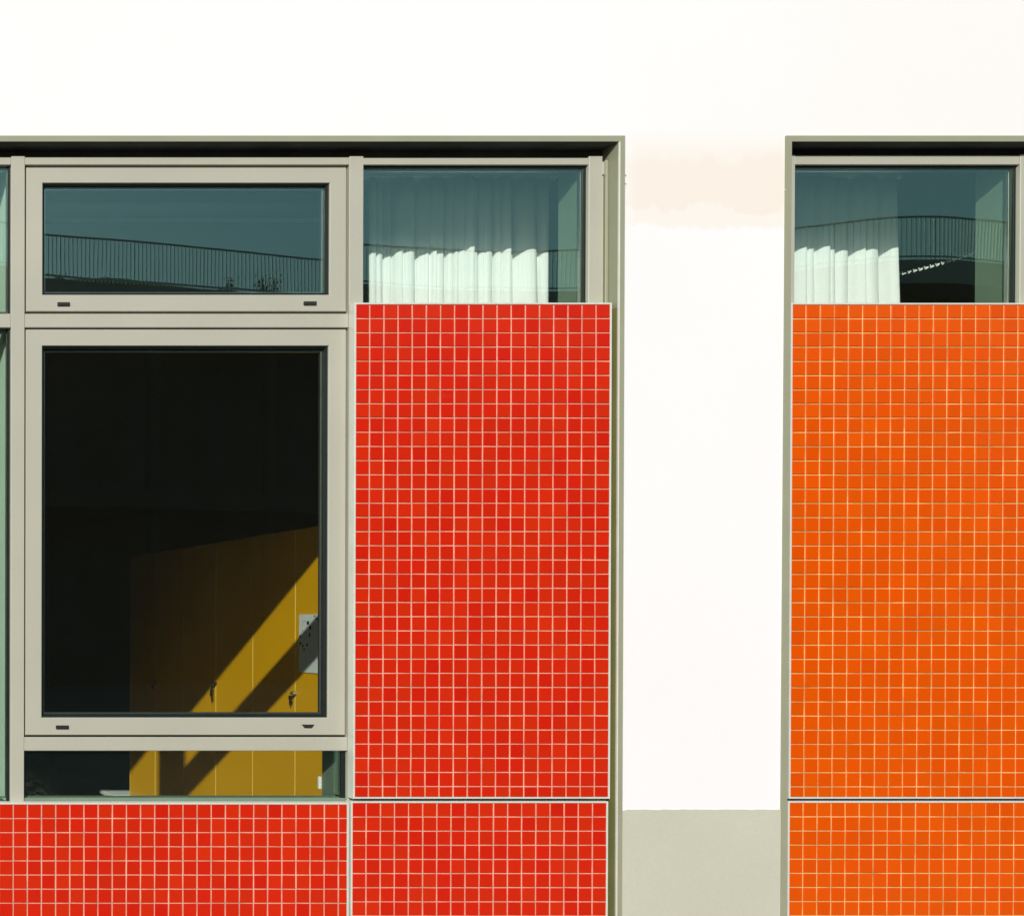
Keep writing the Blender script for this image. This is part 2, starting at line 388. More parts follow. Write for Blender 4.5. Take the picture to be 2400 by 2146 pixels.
# interior shell of the two rooms (one building structure)
XP = W0(1757)     # partition between the rooms
XQ = W0(2800)     # right wall of the right hand room
ZC = 3.36
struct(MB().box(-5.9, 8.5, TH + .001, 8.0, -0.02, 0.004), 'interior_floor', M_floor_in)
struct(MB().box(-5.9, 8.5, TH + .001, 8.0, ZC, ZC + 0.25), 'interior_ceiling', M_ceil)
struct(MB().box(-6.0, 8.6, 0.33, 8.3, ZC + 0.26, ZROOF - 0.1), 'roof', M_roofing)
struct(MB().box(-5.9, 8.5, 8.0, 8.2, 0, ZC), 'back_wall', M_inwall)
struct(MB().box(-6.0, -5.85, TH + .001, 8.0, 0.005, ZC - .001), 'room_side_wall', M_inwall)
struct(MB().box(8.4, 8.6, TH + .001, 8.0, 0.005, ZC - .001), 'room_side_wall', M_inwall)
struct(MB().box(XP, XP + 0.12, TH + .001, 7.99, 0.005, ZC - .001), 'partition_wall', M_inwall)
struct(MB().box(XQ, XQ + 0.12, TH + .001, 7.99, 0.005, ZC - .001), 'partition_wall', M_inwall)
# inner face of the facade above the window heads
struct(MB().box(-5.9, 8.5, TH + .002, 0.32, ZC + .001, ZROOF), 'roof_edge', M_inwall)
# reveal return at the right end of the left window, and pier behind the sill zone
XR = W0(1399.2)
def liner(x0, x1, y0, y1, z0, z1, m=M_liner, nm='window_reveal'):
    return struct(MB().box(x0, x1, y0, y1, z0, z1, 0.0015), nm, m)
liner(XR, XA1 - .002, 0.085, TH, 0, ZT - .001)

# ================================================================== WINDOWS
Y0 = 0.046       # front of mullions
YS = 0.050       # front of sashes
YG = 0.066       # front of glass
ZSILL = PZ(1877, .02)

def pane(parent, x0, x1, z0, z1, y=YG, tilt=0.0, m=None):
    m = m or M_glass
    mb = MB()
    t = 0.006
    h = z1 - z0
    dy = -tilt * h
    vs = [(x0, y, z0), (x1, y, z0), (x1, y+dy, z1), (x0, y+dy, z1)]
    vb = [(a, b+t, c) for a, b, c in vs]
    bm = mb.bm
    A = [bm.verts.new(v) for v in vs]; B = [bm.verts.new(v) for v in vb]
    bm.faces.new(A); bm.faces.new(B[::-1])
    for i in range(4): bm.faces.new([A[i], B[i], B[(i+1) % 4], A[(i+1) % 4]])
    o = mb.build('pane', m, parent)
    # aluminium spacer of the double glazing, just behind the pane
    return o

def spacer(parent, x0, x1, z0, z1, y=YG, w=0.006):
    mb = MB(); ring_bar(mb, x0, x1, z0, z1, w, y + 0.008, y + 0.02, 0.0005)
    return mb.build('glazing_spacer', M_steel, parent)

def gasket(parent, x0, x1, z0, z1, w=0.010):
    """black chamfered glazing seal: slopes from the sash face edge in to the glass"""
    mb = MB(); bm = mb.bm
    o = [(x0, z0), (x1, z0), (x1, z1), (x0, z1)]
    i = [(x0+w, z0+w), (x1-w, z0+w), (x1-w, z1-w), (x0+w, z1-w)]
    k2 = [(x0+w*.55, z0+w*.55), (x1-w*.55, z0+w*.55), (x1-w*.55, z1-w*.55), (x0+w*.55, z1-w*.55)]
    A = [bm.verts.new((p[0], YG-0.009, p[1])) for p in o]
    K = [bm.verts.new((p[0], YG-0.008, p[1])) for p in k2]
    B = [bm.verts.new((p[0], YG-0.0012, p[1])) for p in i]
    C = [bm.verts.new((p[0], YG+0.022, p[1])) for p in i]
    Dd = [bm.verts.new((p[0], YG+0.022, p[1])) for p in o]
    for k in range(4):
        l = (k+1) % 4
        for P, Q in ((A, K), (K, B), (B, C), (C, Dd), (Dd, A)):
            bm.faces.new([P[k], P[l], Q[l], Q[k]])
    return mb.build('glazing_seal', M_rubber, parent)

def sash(root, L, R, T, B, iL, iR, iT, iB, label, caps, tilt=0.0):
    """opening light given in photo pixels on the sash plane"""
    x0, x1, z1, z0 = PX(L, YS), PX(R, YS), PZ(T, YS), PZ(B, YS)
    a0, a1, b1, b0 = PX(iL, YS), PX(iR, YS), PZ(iT, YS), PZ(iB, YS)
    mb = MB(); bm = mb.bm; e = 0.0018
    o = [(x0, z0), (x1, z0), (x1, z1), (x0, z1)]; i = [(a0, b0), (a1, b0), (a1, b1), (a0, b1)]
    oc = [(x0+e, z0+e), (x1-e, z0+e), (x1-e, z1-e), (x0+e, z1-e)]
    ic = [(a0-e, b0-e), (a1+e, b0-e), (a1+e, b1+e), (a0-e, b1+e)]
    def V(p, y): return bm.verts.new((p[0], y, p[1]))
    # four mitred bars, hairline joint at each corner
    for k in range(4):
        l = (k+1) % 4
        of = [V(oc[k], YS), V(oc[l], YS)]; os2 = [V(o[k], YS+e), V(o[l], YS+e)]; ob = [V(o[k], .115), V(o[l], .115)]
        inf = [V(ic[k], YS), V(ic[l], YS)]; ins = [V(i[k], YS+e), V(i[l], YS+e)]; ib = [V(i[k], .115), V(i[l], .115)]
        for A, Bq in ((of, inf), (os2, of), (ob, os2), (inf, ins), (ins, ib), (ib, ob)):
            bm.faces.new([A[0], A[1], Bq[1], Bq[0]])
    s = mb.build('opening_sash', M_alu, root)
    s['label'] = label
    gasket(s, a0 + .0005, a1 - .0005, b0 + .0005, b1 - .0005)
    w = 0.0095
    pane(s, a0 + w, a1 - w, b0 + w, b1 - w, tilt=tilt)
    spacer(s, a0 + w + .0015, a1 - w - .0015, b0 + w + .0015, b1 - w - .0015)
    for (c0, c1, d0, d1, trap) in caps:
        X0, X1, Z0, Z1 = PX(c0, YS), PX(c1, YS), PZ(d1, YS), PZ(d0, YS)
        if trap: pts = [(X0+.010, Z0), (X1-.010, Z0), (X1, Z1), (X0, Z1)]
        else: pts = [(X0+.001, Z0), (X1-.001, Z0), (X1, Z0+.002), (X1, Z1-.002), (X1-.001, Z1), (X0+.001, Z1), (X0, Z1-.002), (X0, Z0+.002)]
        mc = MB(); mc.prism(pts, YS - 0.004, YS + 0.001)
        mc.box(X0 + .006, X1 - .006, YS - .0055, YS - .003, Z0 + .003, Z1 - .005, .0005)
        mc.build('drain_cap', M_plug, s)
    return s

def bar(root, name, x0, x1, z0, z1, y0=Y0, y1=0.12, m=None, bev=0.0018):
    return MB().box(x0, x1, y0, y1, z0, z1, bev).build(name, m or M_alu, root)

def rebate(root, x0, x1, z0, z1):
    """dark backing in the gap round a sash, gap shade in its colour"""
    mb = MB(); ring_bar(mb, x0, x1, z0, z1, 0.02, 0.072, 0.118, 0.0005)
    return mb.build('rebate', M_groove, root)

def trim_frame(root, x0, x1, z1, z0, lean=0.0):
    """folded sheet surround: head and two legs, mitred, standing 5 mm off the render"""
    y0, y1 = -0.005, 0.085
    t = 0.0205
    mb = MB(); bm = mb.bm; e = .0015
    def leg(pts):
        mb.prism(pts, y0, y1)
    leg([(x0, z1), (x0+t, z1-t), (x1-t, z1-t), (x1, z1)])
    o = mb.build('head_trim', M_trim, root)
    mb = MB(); mb.prism([(x1, z0), (x1, z1), (x1-t, z1-t), (x1-t, z0)], y0, y1); mb.build('side_trim', M_trim, root)
    mb = MB(); mb.prism([(x0 - lean, z0), (x0, z1), (x0+t, z1-t), (x0+t - lean, z0)], y0, y1); mb.build('side_trim', M_trim, root)
    # rolled lip along the inner edge
    for xa in (x1 - t,):
        MB().box(xa - .0012, xa + .0032, y0 - .002, y0 + .006, z0, z1 - t - .001, .001).build('trim_lip', M_edge, root)

# ---- left window band
winL = thing('window', 'large left window band with two opening sashes, beige-grey frames, stepped above and beside the red tiles', 'window', (W0(400), 0, 0))
# head soffit, dark shutter slot
MB().box(XA0 + .0225, XA1 - .0225, 0.0005, 0.088, ZT - .0225, ZT - .021).build('soffit', M_dark, winL)
MB().box(XA0 + .021, XA1 - .021, 0.07, 0.15, PZ(385, .07), ZT - .023).build('shutter_slot', M_dark, winL)
trim_frame(winL, XA0, XA1, ZT, 0.02)
zh1, zh0 = PZ(371, Y0), PZ(388.5, Y0)
zpt = PZ(368.5, Y0)
P1 = (PX(25, Y0), PX(57, Y0)); P2 = (PX(816, Y0), PX(849, Y0)); P3 = (PX(1376, Y0), PX(1408, Y0)); P0 = (PX(-762, Y0), PX(-730, Y0))
zlow = PZ(1879, Y0)
PANTOP = PZ(711, .012)
for (a, b), zb in ((P0, zlow), (P1, zlow), (P2, 0.05), (P3, 0.05)):
    bar(winL, 'mullion', a, b, zb, zpt, y0=Y0 - .001)
for a, b, dz in ((P0[1], P1[0], 0), (P1[1], P2[0], 0), (P2[1], P3[0], -.002)):
    bar(winL, 'head_rail', a, b, zh0, zh1 + dz, y0=Y0 + .001)
# transoms
zt1, zt0 = PZ(736, Y0), PZ(768.5, Y0); zu1, zu0 = PZ(1727, Y0), PZ(1759, Y0)
bar(winL, 'transom', P1[1], P2[0], zt0, zt1, y0=Y0 + .001); bar(winL, 'transom', P1[1], P2[0], zu0, zu1, y0=Y0 + .001)
bar(winL, 'transom', P0[1], P1[0], zt0, zt1, y0=Y0 + .001)
rebate(winL, P1[1] - .002, P2[0] + .002, zt1 - .01, zh0 + .01)
rebate(winL, P1[1] - .002, P2[0] + .002, zu1 - .01, zt0 + .01)
sash(winL, 60.5, 809, 395, 731, 98.5, 770.5, 431, 692, 'upper sash whose pane mirrors the railing and sky',
     [(133, 162, 710, 718.5, False), (709, 739, 708, 716.5, False)], tilt=0.0)
sash(winL, 60, 809.5, 773, 1722, 98, 769, 811, 1681, 'tall dark sash with yellow cupboards behind it',
     [(131, 161, 1699, 1707.5, False), (707, 736, 1697, 1704.5, True)])
# low fixed light
xa, xb = P1[1], P2[0]
z1, z0 = zu0, ZSILL
MB().box(xa, xb, 0.052, 0.118, z0 - .03, PZ(1870, .052), .001).build('sill_rail', M_liner, winL)
pane(winL, xa, PX(806, YG), PZ(1872, YG), z1, m=M_glass_low)
bar(winL, 'glazing_bead', PX(800.5, .062), P2[0], PZ(1871, .062), z1, y0=.060, y1=.1, m=M_rubber, bev=.0008)
# left fixed lights
for (q0, q1) in ((zt1, zh0), (PZ(1876, YG), zt0)):
    pane(winL, P0[1], P1[0] - .002, q0, q1, tilt=0.004)
    spacer(winL, P0[1] + .008, P1[0] - .003, q0 + .008, q1 - .008)
# mid fixed light above the red tiles
pane(winL, P2[1], P3[0] - .002, PANTOP - .03, zh0, tilt=0.0085)
spacer(winL, P2[1] + .006, P3[0] - .003, PANTOP - .028, zh0 - .006)
bar(winL, 'glazing_bead', P2[1], P3[0], zh0 - .008, zh0 + .001, y0=.058, y1=.1, m=M_rubber, bev=.0005)
for a, zz in ((P3[0], PANTOP - .03),):
    bar(winL, 'glazing_bead', a - .0075, a + .001, zz, zh0, y0=.0595, y1=.084, m=M_rubber, bev=.0005)
for q0, q1 in ((zt1, zh0), (PZ(1876, YG), zt0)):
    bar(winL, 'glazing_bead', P1[0] - .0075, P1[0] + .001, q0, q1, y0=.0595, y1=.084, m=M_rubber, bev=.0005)
# dark strip added over the jamb to darken it beside the tile panels
bar(winL, 'jamb_dark_strip', XA1 - .0222, XA1 - .0204, .05, PZ(721, .0), y0=.0015, y1=.084, m=M_olive, bev=.0002)
# shutter guide rail beside the last mullion
bar(winL, 'guide_rail', PX(1408.5, .052), PX(1420, .052), 0.05, PZ(390, .052), y0=.052, y1=.1)
bar(winL, 'guide_bracket', PX(1407.5, .047), PX(1419.5, .047), PZ(412, .047), PZ(381, .047), y0=.047, y1=.06)
bar(winL, 'guide_channel', PX(1420.5, .03) + .001, XA1 - .0215, 0.05, PZ(380, .05), y0=.040, y1=.085, m=M_trim)
# bright teeth standing in for dotted light between lower sash and red tile panel
mb = MB(); zz = PZ(1868, .04)
while zz < PZ(716, .04):
    mb.box(PX(816.5, .0455), PX(820.5, .0455), .0425, .046, zz, zz + .0028); zz += .0055
o = mb.build('light_dots', M_edge, winL); o['kind'] = 'stuff'
# boxed pier behind the first mullion and liner of the infill box behind the red tiles
liner(P1[0] + .001, P1[1] - .001, .121, .30, 0.005, ZC - .001, m=M_pale, nm='window_pier')
liner(P0[0] + .001, P0[1] - .001, .121, .30, 0.005, ZC - .001, m=M_pale, nm='window_pier')
liner(P2[0] + .004, P3[1] + .05, .1205, .222, 0.005, PANTOP - .02, nm='infill_box')
liner(P2[0] + .004, P2[0] + .03, .103, .1204, 0.005, PANTOP - .02, nm='infill_box')
# apron behind the low tiles
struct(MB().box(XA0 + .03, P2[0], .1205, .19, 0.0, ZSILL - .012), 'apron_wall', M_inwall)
# unseen blind added to set the upper shadow edge on the cupboards
bl = thing('unseen_blind', 'unseen roller blind added behind the upper left sash to shade the cupboard tops', 'blind', (W0(430), .15, PZ(470)))
MB().tube([(P1[1] + .02, .16, PZ(550, .16) + .09), (P2[0] - .03, .16, PZ(550, .16) + .09)], .038, 14).build('fabric_roll', M_blind, bl, smooth=True)
MB().box(P1[1] + .02, P2[0] - .03, .13, .19, PZ(550, .16) + .10, ZC - .002).build('cassette', M_blind, bl)
MB().tube([(P1[1] + .03, .155, PZ(550, .16) + .045), (P2[0] - .04, .155, PZ(550, .16) + .045)], .010, 8).build('bottom_bar', M_blind, bl)

# ---- right window band
winR = thing('window', 'right window above the orange tiles, narrow head rail and half drawn curtain behind the pane', 'window', (W0(2300), 0, 0))
ZTR = PZ(315.0)
# close the wall gap: the right opening head sits a little higher than the left one
MB().box(XB0 + .0225, XB1 - .0225, 0.0005, 0.088, ZT - .0225, ZT - .021).build('soffit', M_dark, winR)
MB().box(XB0 + .021, XB1 - .021, 0.068, 0.15, PZ(385, .07), ZT - .023).build('shutter_slot', M_dark, winR)
trim_frame(winR, XB0, XB1, ZT, 0.02, lean=.0075)
bar(winR, 'dark_gap_strip', XB0 + .010, PX(1851, .03), .03, PZ(718, .03), y0=.028, y1=.044, m=M_rubber, bev=.0004)  # dark box added so the gap between trim and panel stays dark
R0 = (PX(1847.5, Y0), PX(1858, Y0)); R1 = (PX(2385, Y0), PX(2418, Y0)); R2 = (PX(3196, Y0), PX(3228, Y0))
zh1r, zh0r = PZ(366, Y0), PZ(388, Y0)
for i, ((a, b), zb) in enumerate(((R0, .05), (R1, .05), (R2, zlow))):
    bar(winR, 'mullion', a, b, zb, PZ(365.5 if i == 0 else 364, Y0), y0=Y0 - .001, bev=.0012)
for a, b in ((R0[1], R1[0]), (R1[1], R2[0])):
    bar(winR, 'head_rail', a, b, zh0r, zh1r, y0=Y0 + .001)
pane(winR, R0[1], R1[0] - .002, PANTOP - .03, zh0r, tilt=0.0085)
spacer(winR, R0[1] + .006, R1[0] - .003, PANTOP - .028, zh0r - .006)
bar(winR, 'glazing_bead', R1[0] - .0075, R1[0] + .001, PANTOP - .03, zh0r, y0=.0595, y1=.084, m=M_rubber, bev=.0005)
bar(winR, 'glazing_bead', R0[1], R1[0], zh0r - .008, zh0r + .001, y0=.058, y1=.1, m=M_rubber, bev=.0005)
bar(winR, 'transom', R1[1], R2[0], zt0, zt1, y0=Y0 + .001); bar(winR, 'transom', R1[1], R2[0], zu0, zu1, y0=Y0 + .001)
dx = 2385 - 816
sash(winR, 60.5 + 2361, 809 + 2381, 391, 731, 98.5 + 2361, 770.5 + 2381, 429, 692, 'upper sash beyond the right edge', [])
sash(winR, 60 + 2361, 809.5 + 2381, 773, 1722, 98 + 2361, 769 + 2381, 811, 1681, 'tall sash beyond the right edge', [])
pane(winR, R1[1], R2[0], PZ(1872, YG), zu0)
liner(R1[0] + .012, R1[1] - .001, .121, TH, 0.005, ZC - .001, nm='window_pier')
liner(R1[0] - .0012, R1[0] + .0115, .0865, TH - .002, 0.005, ZC - .002, nm='window_reveal')
liner(XB0 + .03, R1[0] + .011, .1205, .222, 0.005, PANTOP - .02, nm='infill_box')
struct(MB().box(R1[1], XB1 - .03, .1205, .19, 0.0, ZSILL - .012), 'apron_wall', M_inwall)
for zz in (0,):
    struct(MB().box(XA0 + .03, XA1 - .03, .151, .19, PZ(383, .15), ZC), 'lintel', M_inwall)
    struct(MB().box(XB0 + .03, XB1 - .03, .151, .19, PZ(383, .15), ZC), 'lintel', M_inwall)

# ================================================================== TILE PANELS
PIT = 33.17 / S * 1.0
YT = 0.012        # front plane of the grout
MAXT = 300
def tile_mesh(name, w, h, m, var):
    """one glazed tile: soft cushion edge, 3.5 mm deep; origin at its centre on the grout plane"""
    rnd = random.Random(var)
    e, d = 0.0011, 0.0026
    bm = bmesh.new()
    def q(a, b): return rnd.uniform(-.0004, .0004)
    o = [(-w/2 + q(0, 0), -h/2 + q(0, 0)), (w/2 + q(0, 0), -h/2 + q(0, 0)), (w/2 + q(0, 0), h/2 + q(0, 0)), (-w/2 + q(0, 0), h/2 + q(0, 0))]
    A = [bm.verts.new((x, 0.002, z)) for x, z in o]
    B = [bm.verts.new((x, -d*.45, z)) for x, z in o]
    C = [bm.verts.new((x - math.copysign(e, x), -d, z - math.copysign(e, z))) for x, z in o]
    for k in range(4):
        l = (k+1) % 4
        bm.faces.new([A[k], A[l], B[l], B[k]]); bm.faces.new([B[k], B[l], C[l], C[k]])
    bm.faces.new(C)
    bmesh.ops.recalc_face_normals(bm, faces=bm.faces[:])
    for f in bm.faces:
        if f.normal.y > 0.3: f.normal_flip()
    me = bpy.data.meshes.new(name); bm.to_mesh(me); bm.free(); me.materials.append(m)
    return me

def tile_panel(label, px0, px1, py0, py1, edge, cols, rows, color, grout, group, first_row_h=None, right_cols=None, vis_cols=None, vis_rows=None, last_h=None, last_w=None, anchor='left', tilefirst=None):
    """cols/rows of tiles; panel outline in photo pixels on the plane y=YT"""
    x0, x1, z1, z0 = PX(px0, YT), PX(px1, YT), PZ(py0, YT), (PZ(py1, YT) if py1 is not None else 0.04)
    root = thing('tile_panel', label, 'tiled panel', ((x0+x1)/2, YT, z0), group)
    MB().box(x0 + .003, x1 - .003, YT, 0.044, z0 + .003, z1 - .003).build('grout_bed', grout, root)
    mb = MB(); ring_bar(mb, x0, x1, z0, z1, edge, YT - 0.0030, 0.0445, 0.0007)
    mb.build('edge_trim', M_edge, root)
    tx0, tx1, tz1, tz0 = x0 + edge + .0008, x1 - edge - .0008, z1 - edge - .0008, z0 + edge + .0008
    gap = 0.0047; gapz = 0.0038
    p = PIT * (D + YT) / D
    nc = cols; nr = rows
    # column edges
    def splits(a, b, n, lastcut, gap):
        out = []
        if lastcut is None:
            pp = (b - a + gap) / n
            for i in range(n): out.append((a + i*pp, a + i*pp + pp - gap))
        else:
            i = 0
            while a + i*p < b - 0.008:
                out.append((a + i*p, min(a + i*p + p - gap, b))); i += 1
        return out
    cs = splits(tx0, tx1, nc, last_w, gap)
    rs_ = splits(0, tz1 - tz0, nr, last_h, gapz)
    rs_ = [(tz1 - b, tz1 - a) for a, b in rs_]
    pa = (cs[1][0] - cs[0][0])
    tm = make_tile('%s_glazed_tile' % color[0], color[1], cs[0][0] - gap/2 - pa * 0, rs_[0][1] + gapz/2, pa, p)
    cells = []
    for r, (za, zb) in enumerate(rs_):
        for c, (xa_, xb_) in enumerate(cs):
            vis = True
            if xb_ * S < 2 or xa_ * S > 2405: vis = False
            if zb < PZ(2150, YT): vis = False
            cells.append((vis, r, c, xa_, xb_, za, zb))
    viscells = [k for k in cells if k[0]]
    # individually built: those nearest eye level first when the panel has more than the limit
    viscells.sort(key=lambda k: (abs((k[5]+k[6])/2 - EYE) // 0.04, k[2]))
    indiv = set((k[1], k[2]) for k in viscells[:MAXT])
    meshes = {}
    rnd = random.Random(hash(label) & 0xffff if False else len(label))
    stuff = MB()
    rl = root.location
    for vis, r, c, xa_, xb_, za, zb in cells:
        w, h = round(xb_ - xa_, 4), round(zb - za, 4)
        v = rnd.randrange(4)
        key = (w, h, v)
        if key not in meshes: meshes[key] = tile_mesh('tile', w, h, tm, v)
        jx, jz = rnd.uniform(-.0004, .0004), rnd.uniform(-.0003, .0003)
        rx, rz = rnd.gauss(0, .0035), rnd.gauss(0, .0035)
        loc = Vector(((xa_+xb_)/2 + jx, YT - .0001, (za+zb)/2 + jz))
        if (r, c) in indiv:
            o = bpy.data.objects.new('tile', meshes[key]); o.location = loc - rl
            o.rotation_euler = (rx, 0, rz); link(o, root)
        else:
            M = Matrix.Translation(loc) @ Euler((rx, 0, rz)).to_matrix().to_4x4()
            me = meshes[key]
            n0 = [stuff.bm.verts.new(M @ vv.co) for vv in me.vertices]
            for f in me.polygons: stuff.bm.faces.new([n0[i] for i in f.vertices])
    if len(stuff.bm.verts):
        org = rl.copy()
        bmesh.ops.translate(stuff.bm, verts=stuff.bm.verts[:], vec=-org)
        me = bpy.data.meshes.new('tile_field'); stuff.bm.to_mesh(me); stuff.bm.free(); me.materials.append(tm)
        o = bpy.data.objects.new('tile_field', me); link(o, root); o['kind'] = 'stuff'
    return root

RED = ('red', (0.465, 0.0155, 0.0030)); ORG = ('orange', (0.555, 0.066, 0.0001))
E = 0.0062
grp = 'mosaic tile panels below and beside the windows'
tile_panel('tall red mosaic tile panel under the middle curtained pane', 828, 1430, 711, 1871, E, 18, 35, RED, M_grout_r, grp, last_h=1)
tile_panel('lower red mosaic tile panel under the tall red one, left of the grey plinth', 823, 1426, 1877, None, E, 18, 17, RED, M_grout_r, grp, last_h=1)
tile_panel('wide low red mosaic tile panel running under the large left window', -735, 818.5, 1880, None, E * 1.1, 47, 17, RED, M_grout_r, grp, last_h=1, last_w=1)
tile_panel('tall orange mosaic tile panel under the right window', 1849, 2450, 711.5, 1871, E, 18, 35, ORG, M_grout_o, grp, last_h=1)
tile_panel('lower orange mosaic tile panel under the tall orange one, right of the grey plinth', 1847.5, 2447, 1876.5, None, E, 18, 17, ORG, M_grout_o, grp, last_h=1)
tile_panel('wide low orange mosaic tile panel past the right edge of the view', 2452, 3224, 1880, None, E, 23, 17, ORG, M_grout_o, grp, last_h=1)
# backing behind the panel joints
for (xa, xb) in ((XA0 + .03, PX(1424, .045)), (PX(1851, .045), XB1 - .03)):
    struct(MB().box(xa, xb, .0455 - .0, .1, 0.0, PZ(1884, .046)), 'panel_support', M_groove) if False else None
sup = MB()
sup.box(XA0 + .03, P2[0] - .001, .0448, .11, 0.0, PZ(1882, .045))
sup.box(P2[1] + .001, P3[0] - .001, .0448, .11, 0.0, PANTOP - .012)
sup.box(R0[1] + .001, R1[0] - .001, .0448, .11, 0.0, PANTOP - .012)
sup.box(R1[1] + .001, XB1 - .03, .0448, .11, 0.0, PZ(1882, .045))
struct(sup, 'panel_support', M_liner)

# ================================================================== CURTAINS
def curtain(label, x0, x1, ztop, zbot, yc, widths, seed):
    rnd = random.Random(seed)
    # fold boundaries
    xs = [x0]
    i = 0
    while xs[-1] < x1 - 0.012:
        xs.append(min(x1, xs[-1] + widths[i % len(widths)] * rnd.uniform(.96, 1.04))); i += 1
    amp = [min(.075, .014 + .55 * (b - a)) * rnd.uniform(.65, 1.2) for a, b in zip(xs, xs[1:])]
    skew = [rnd.uniform(1.0, 1.7) for _ in amp]
    ph = [rnd.uniform(0, 6.28) for _ in amp]; base = [rnd.uniform(-.026, .026) for _ in xs]
    nz = 26
    cols = []
    for k, (a, b) in enumerate(zip(xs, xs[1:])):
        n = 9
        for j in range(n + (k == len(amp) - 1)):
            cols.append((k, j / n))
    mb = MB(); bm = mb.bm
    grid = []
    for iz in range(nz + 1):
        f = iz / nz; z = ztop + (zbot - ztop) * f
        pinch = 0.75 + 0.25 * min(1, f * 3.0)
        row = []
        for k, t in cols:
            a, b = xs[k], xs[k+1]
            tt = t ** skew[k]
            s = max(0.0, sin(pi * tt)) ** 0.75
            y = yc + base[k] * (1-t) + base[k+1] * t - amp[k] * s * pinch * (1 + .18 * sin(ph[k] + f * 4))
            x = a + (b - a) * t + 0.010 * (1-pinch) * sin(ph[k]) + 0.006 * sin(f * 5 + ph[k] * .3 + k * .5) * f
            # tucked return: the fold overhangs its neighbour a little
            x += 0.006 * s * (1 if t > .5 else -.3)
            row.append(bm.verts.new((x, y, z)))
        grid.append(row)
    for r0, r1 in zip(grid, grid[1:]):
        for i in range(len(r0) - 1):
            bm.faces.new([r0[i], r0[i+1], r1[i+1], r1[i]])
    root = thing('curtain', label, 'curtain', ((x0+x1)/2, yc, zbot))
    o = mb.build('curtain_cloth', M_cloth, root, smooth=True)
    md = o.modifiers.new('thickness', 'SOLIDIFY'); md.thickness = 0.0012
    MB().box(x0 - .03, x1 + .03, yc - .02, yc + .02, ztop + .003, ztop + .022, .002).build('curtain_rail', M_white, root)
    return root
YC = .405
zt_c = PZ(424, YC)
curtain('white gathered curtain behind the middle pane, its lower half sunlit', PX(857, YC), PX(1283, YC), zt_c, 0.95, YC,
        [w * .00167 for w in (17, 15, 20, 19, 38, 30, 10, 28, 15, 8, 14, 20, 17, 10, 26, 12, 22, 15, 56, 24, 18)], 11)
curtain('white gathered curtain drawn over the left half of the right pane', PX(1780, YC), PX(2080, YC), zt_c - .004, 0.95, YC,
        [.05, .04, .045, .035, .055, .03, .066, .046, .072, .060, .090, .085], 5)

# ================================================================== CUPBOARDS
XF = W0(1457)     # front plane of the cupboard doors
YL0, DW = 1.7215, 0.4773
ZL = EYE + 0.529
knobs = []
cup_labels = ['ochre yellow cupboard nearest the window, with a paper notice on its left door',
              'ochre yellow cupboard in the middle of the row, key hanging in its lock',
              'ochre yellow cupboard at the far end of the row']
def keyset(root, y, z, n, seed):
    rnd = random.Random(seed)
    mb = MB()
    mb.tube([(XF - .004, y, z), (XF - .022, y, z)], .011, 10)
    mb.box(XF - .030, XF - .022, y - .010, y + .010, z - .005, z + .005, .001)
    mb.build('lock', M_steel if n < 2 else M_black, root)
    zz = z
    for i in range(n):
        mb = MB(); w = rnd.uniform(.010, .018); h = rnd.uniform(.016, .03); oy = rnd.uniform(-.012, .012)
        mb.box(XF - .031 - .003*i, XF - .027 - .003*i, y + oy - w, y + oy + w, zz - .012 - h, zz - .012, .0015)
        mb.box(XF - .031 - .003*i, XF - .028 - .003*i, y + oy - .004, y + oy + .004, zz - .026 - h, zz - .012 - h)
        mb.build('key', M_black, root); zz -= h * 1.05
for k in range(3):
    ya, yb = YL0 + 2*DW*k, YL0 + 2*DW*(k+1)
    root = thing('cupboard', cup_labels[k], 'cupboard', (XF + .2, (ya+yb)/2, 0.004), 'yellow cupboards along the side wall')
    MB().box(XF + .020, XP - .01, ya + .001, yb - .001, 0.06, ZL, .002).build('carcass', M_yellow, root)
    MB().box(XF + .06, XP - .02, ya + .02, yb - .02, 0.004, 0.059).build('base', M_black, root)
    for j in range(2):
        d0, d1 = ya + DW*j, ya + DW*(j+1)
        dr = MB().box(XF, XF + .018, d0 + .0035, d1 - .0035, 0.07, ZL - .012, .0012).build('door', M_yellow, root)
        MB().box(XF - .0012, XF + .017, d1 - .0034, d1 - (.0012 if j else .0016), 0.07, ZL - .012).build('bright_edge_strip', M_yedge, dr)
        MB().box(XF - .0012, XF + .017, d0 + (.0008 if j else .0004), d0 + .0034, 0.07, ZL - .012).build('bright_edge_strip', M_yedge, dr)
    ym = ya + DW
    zk = EYE - ((1624 if k == 0 else 1600) - CY) * (D + ym) / FPX
    keyset(root, ym - .012, zk, (1, 3, 1)[k], 20 + k)
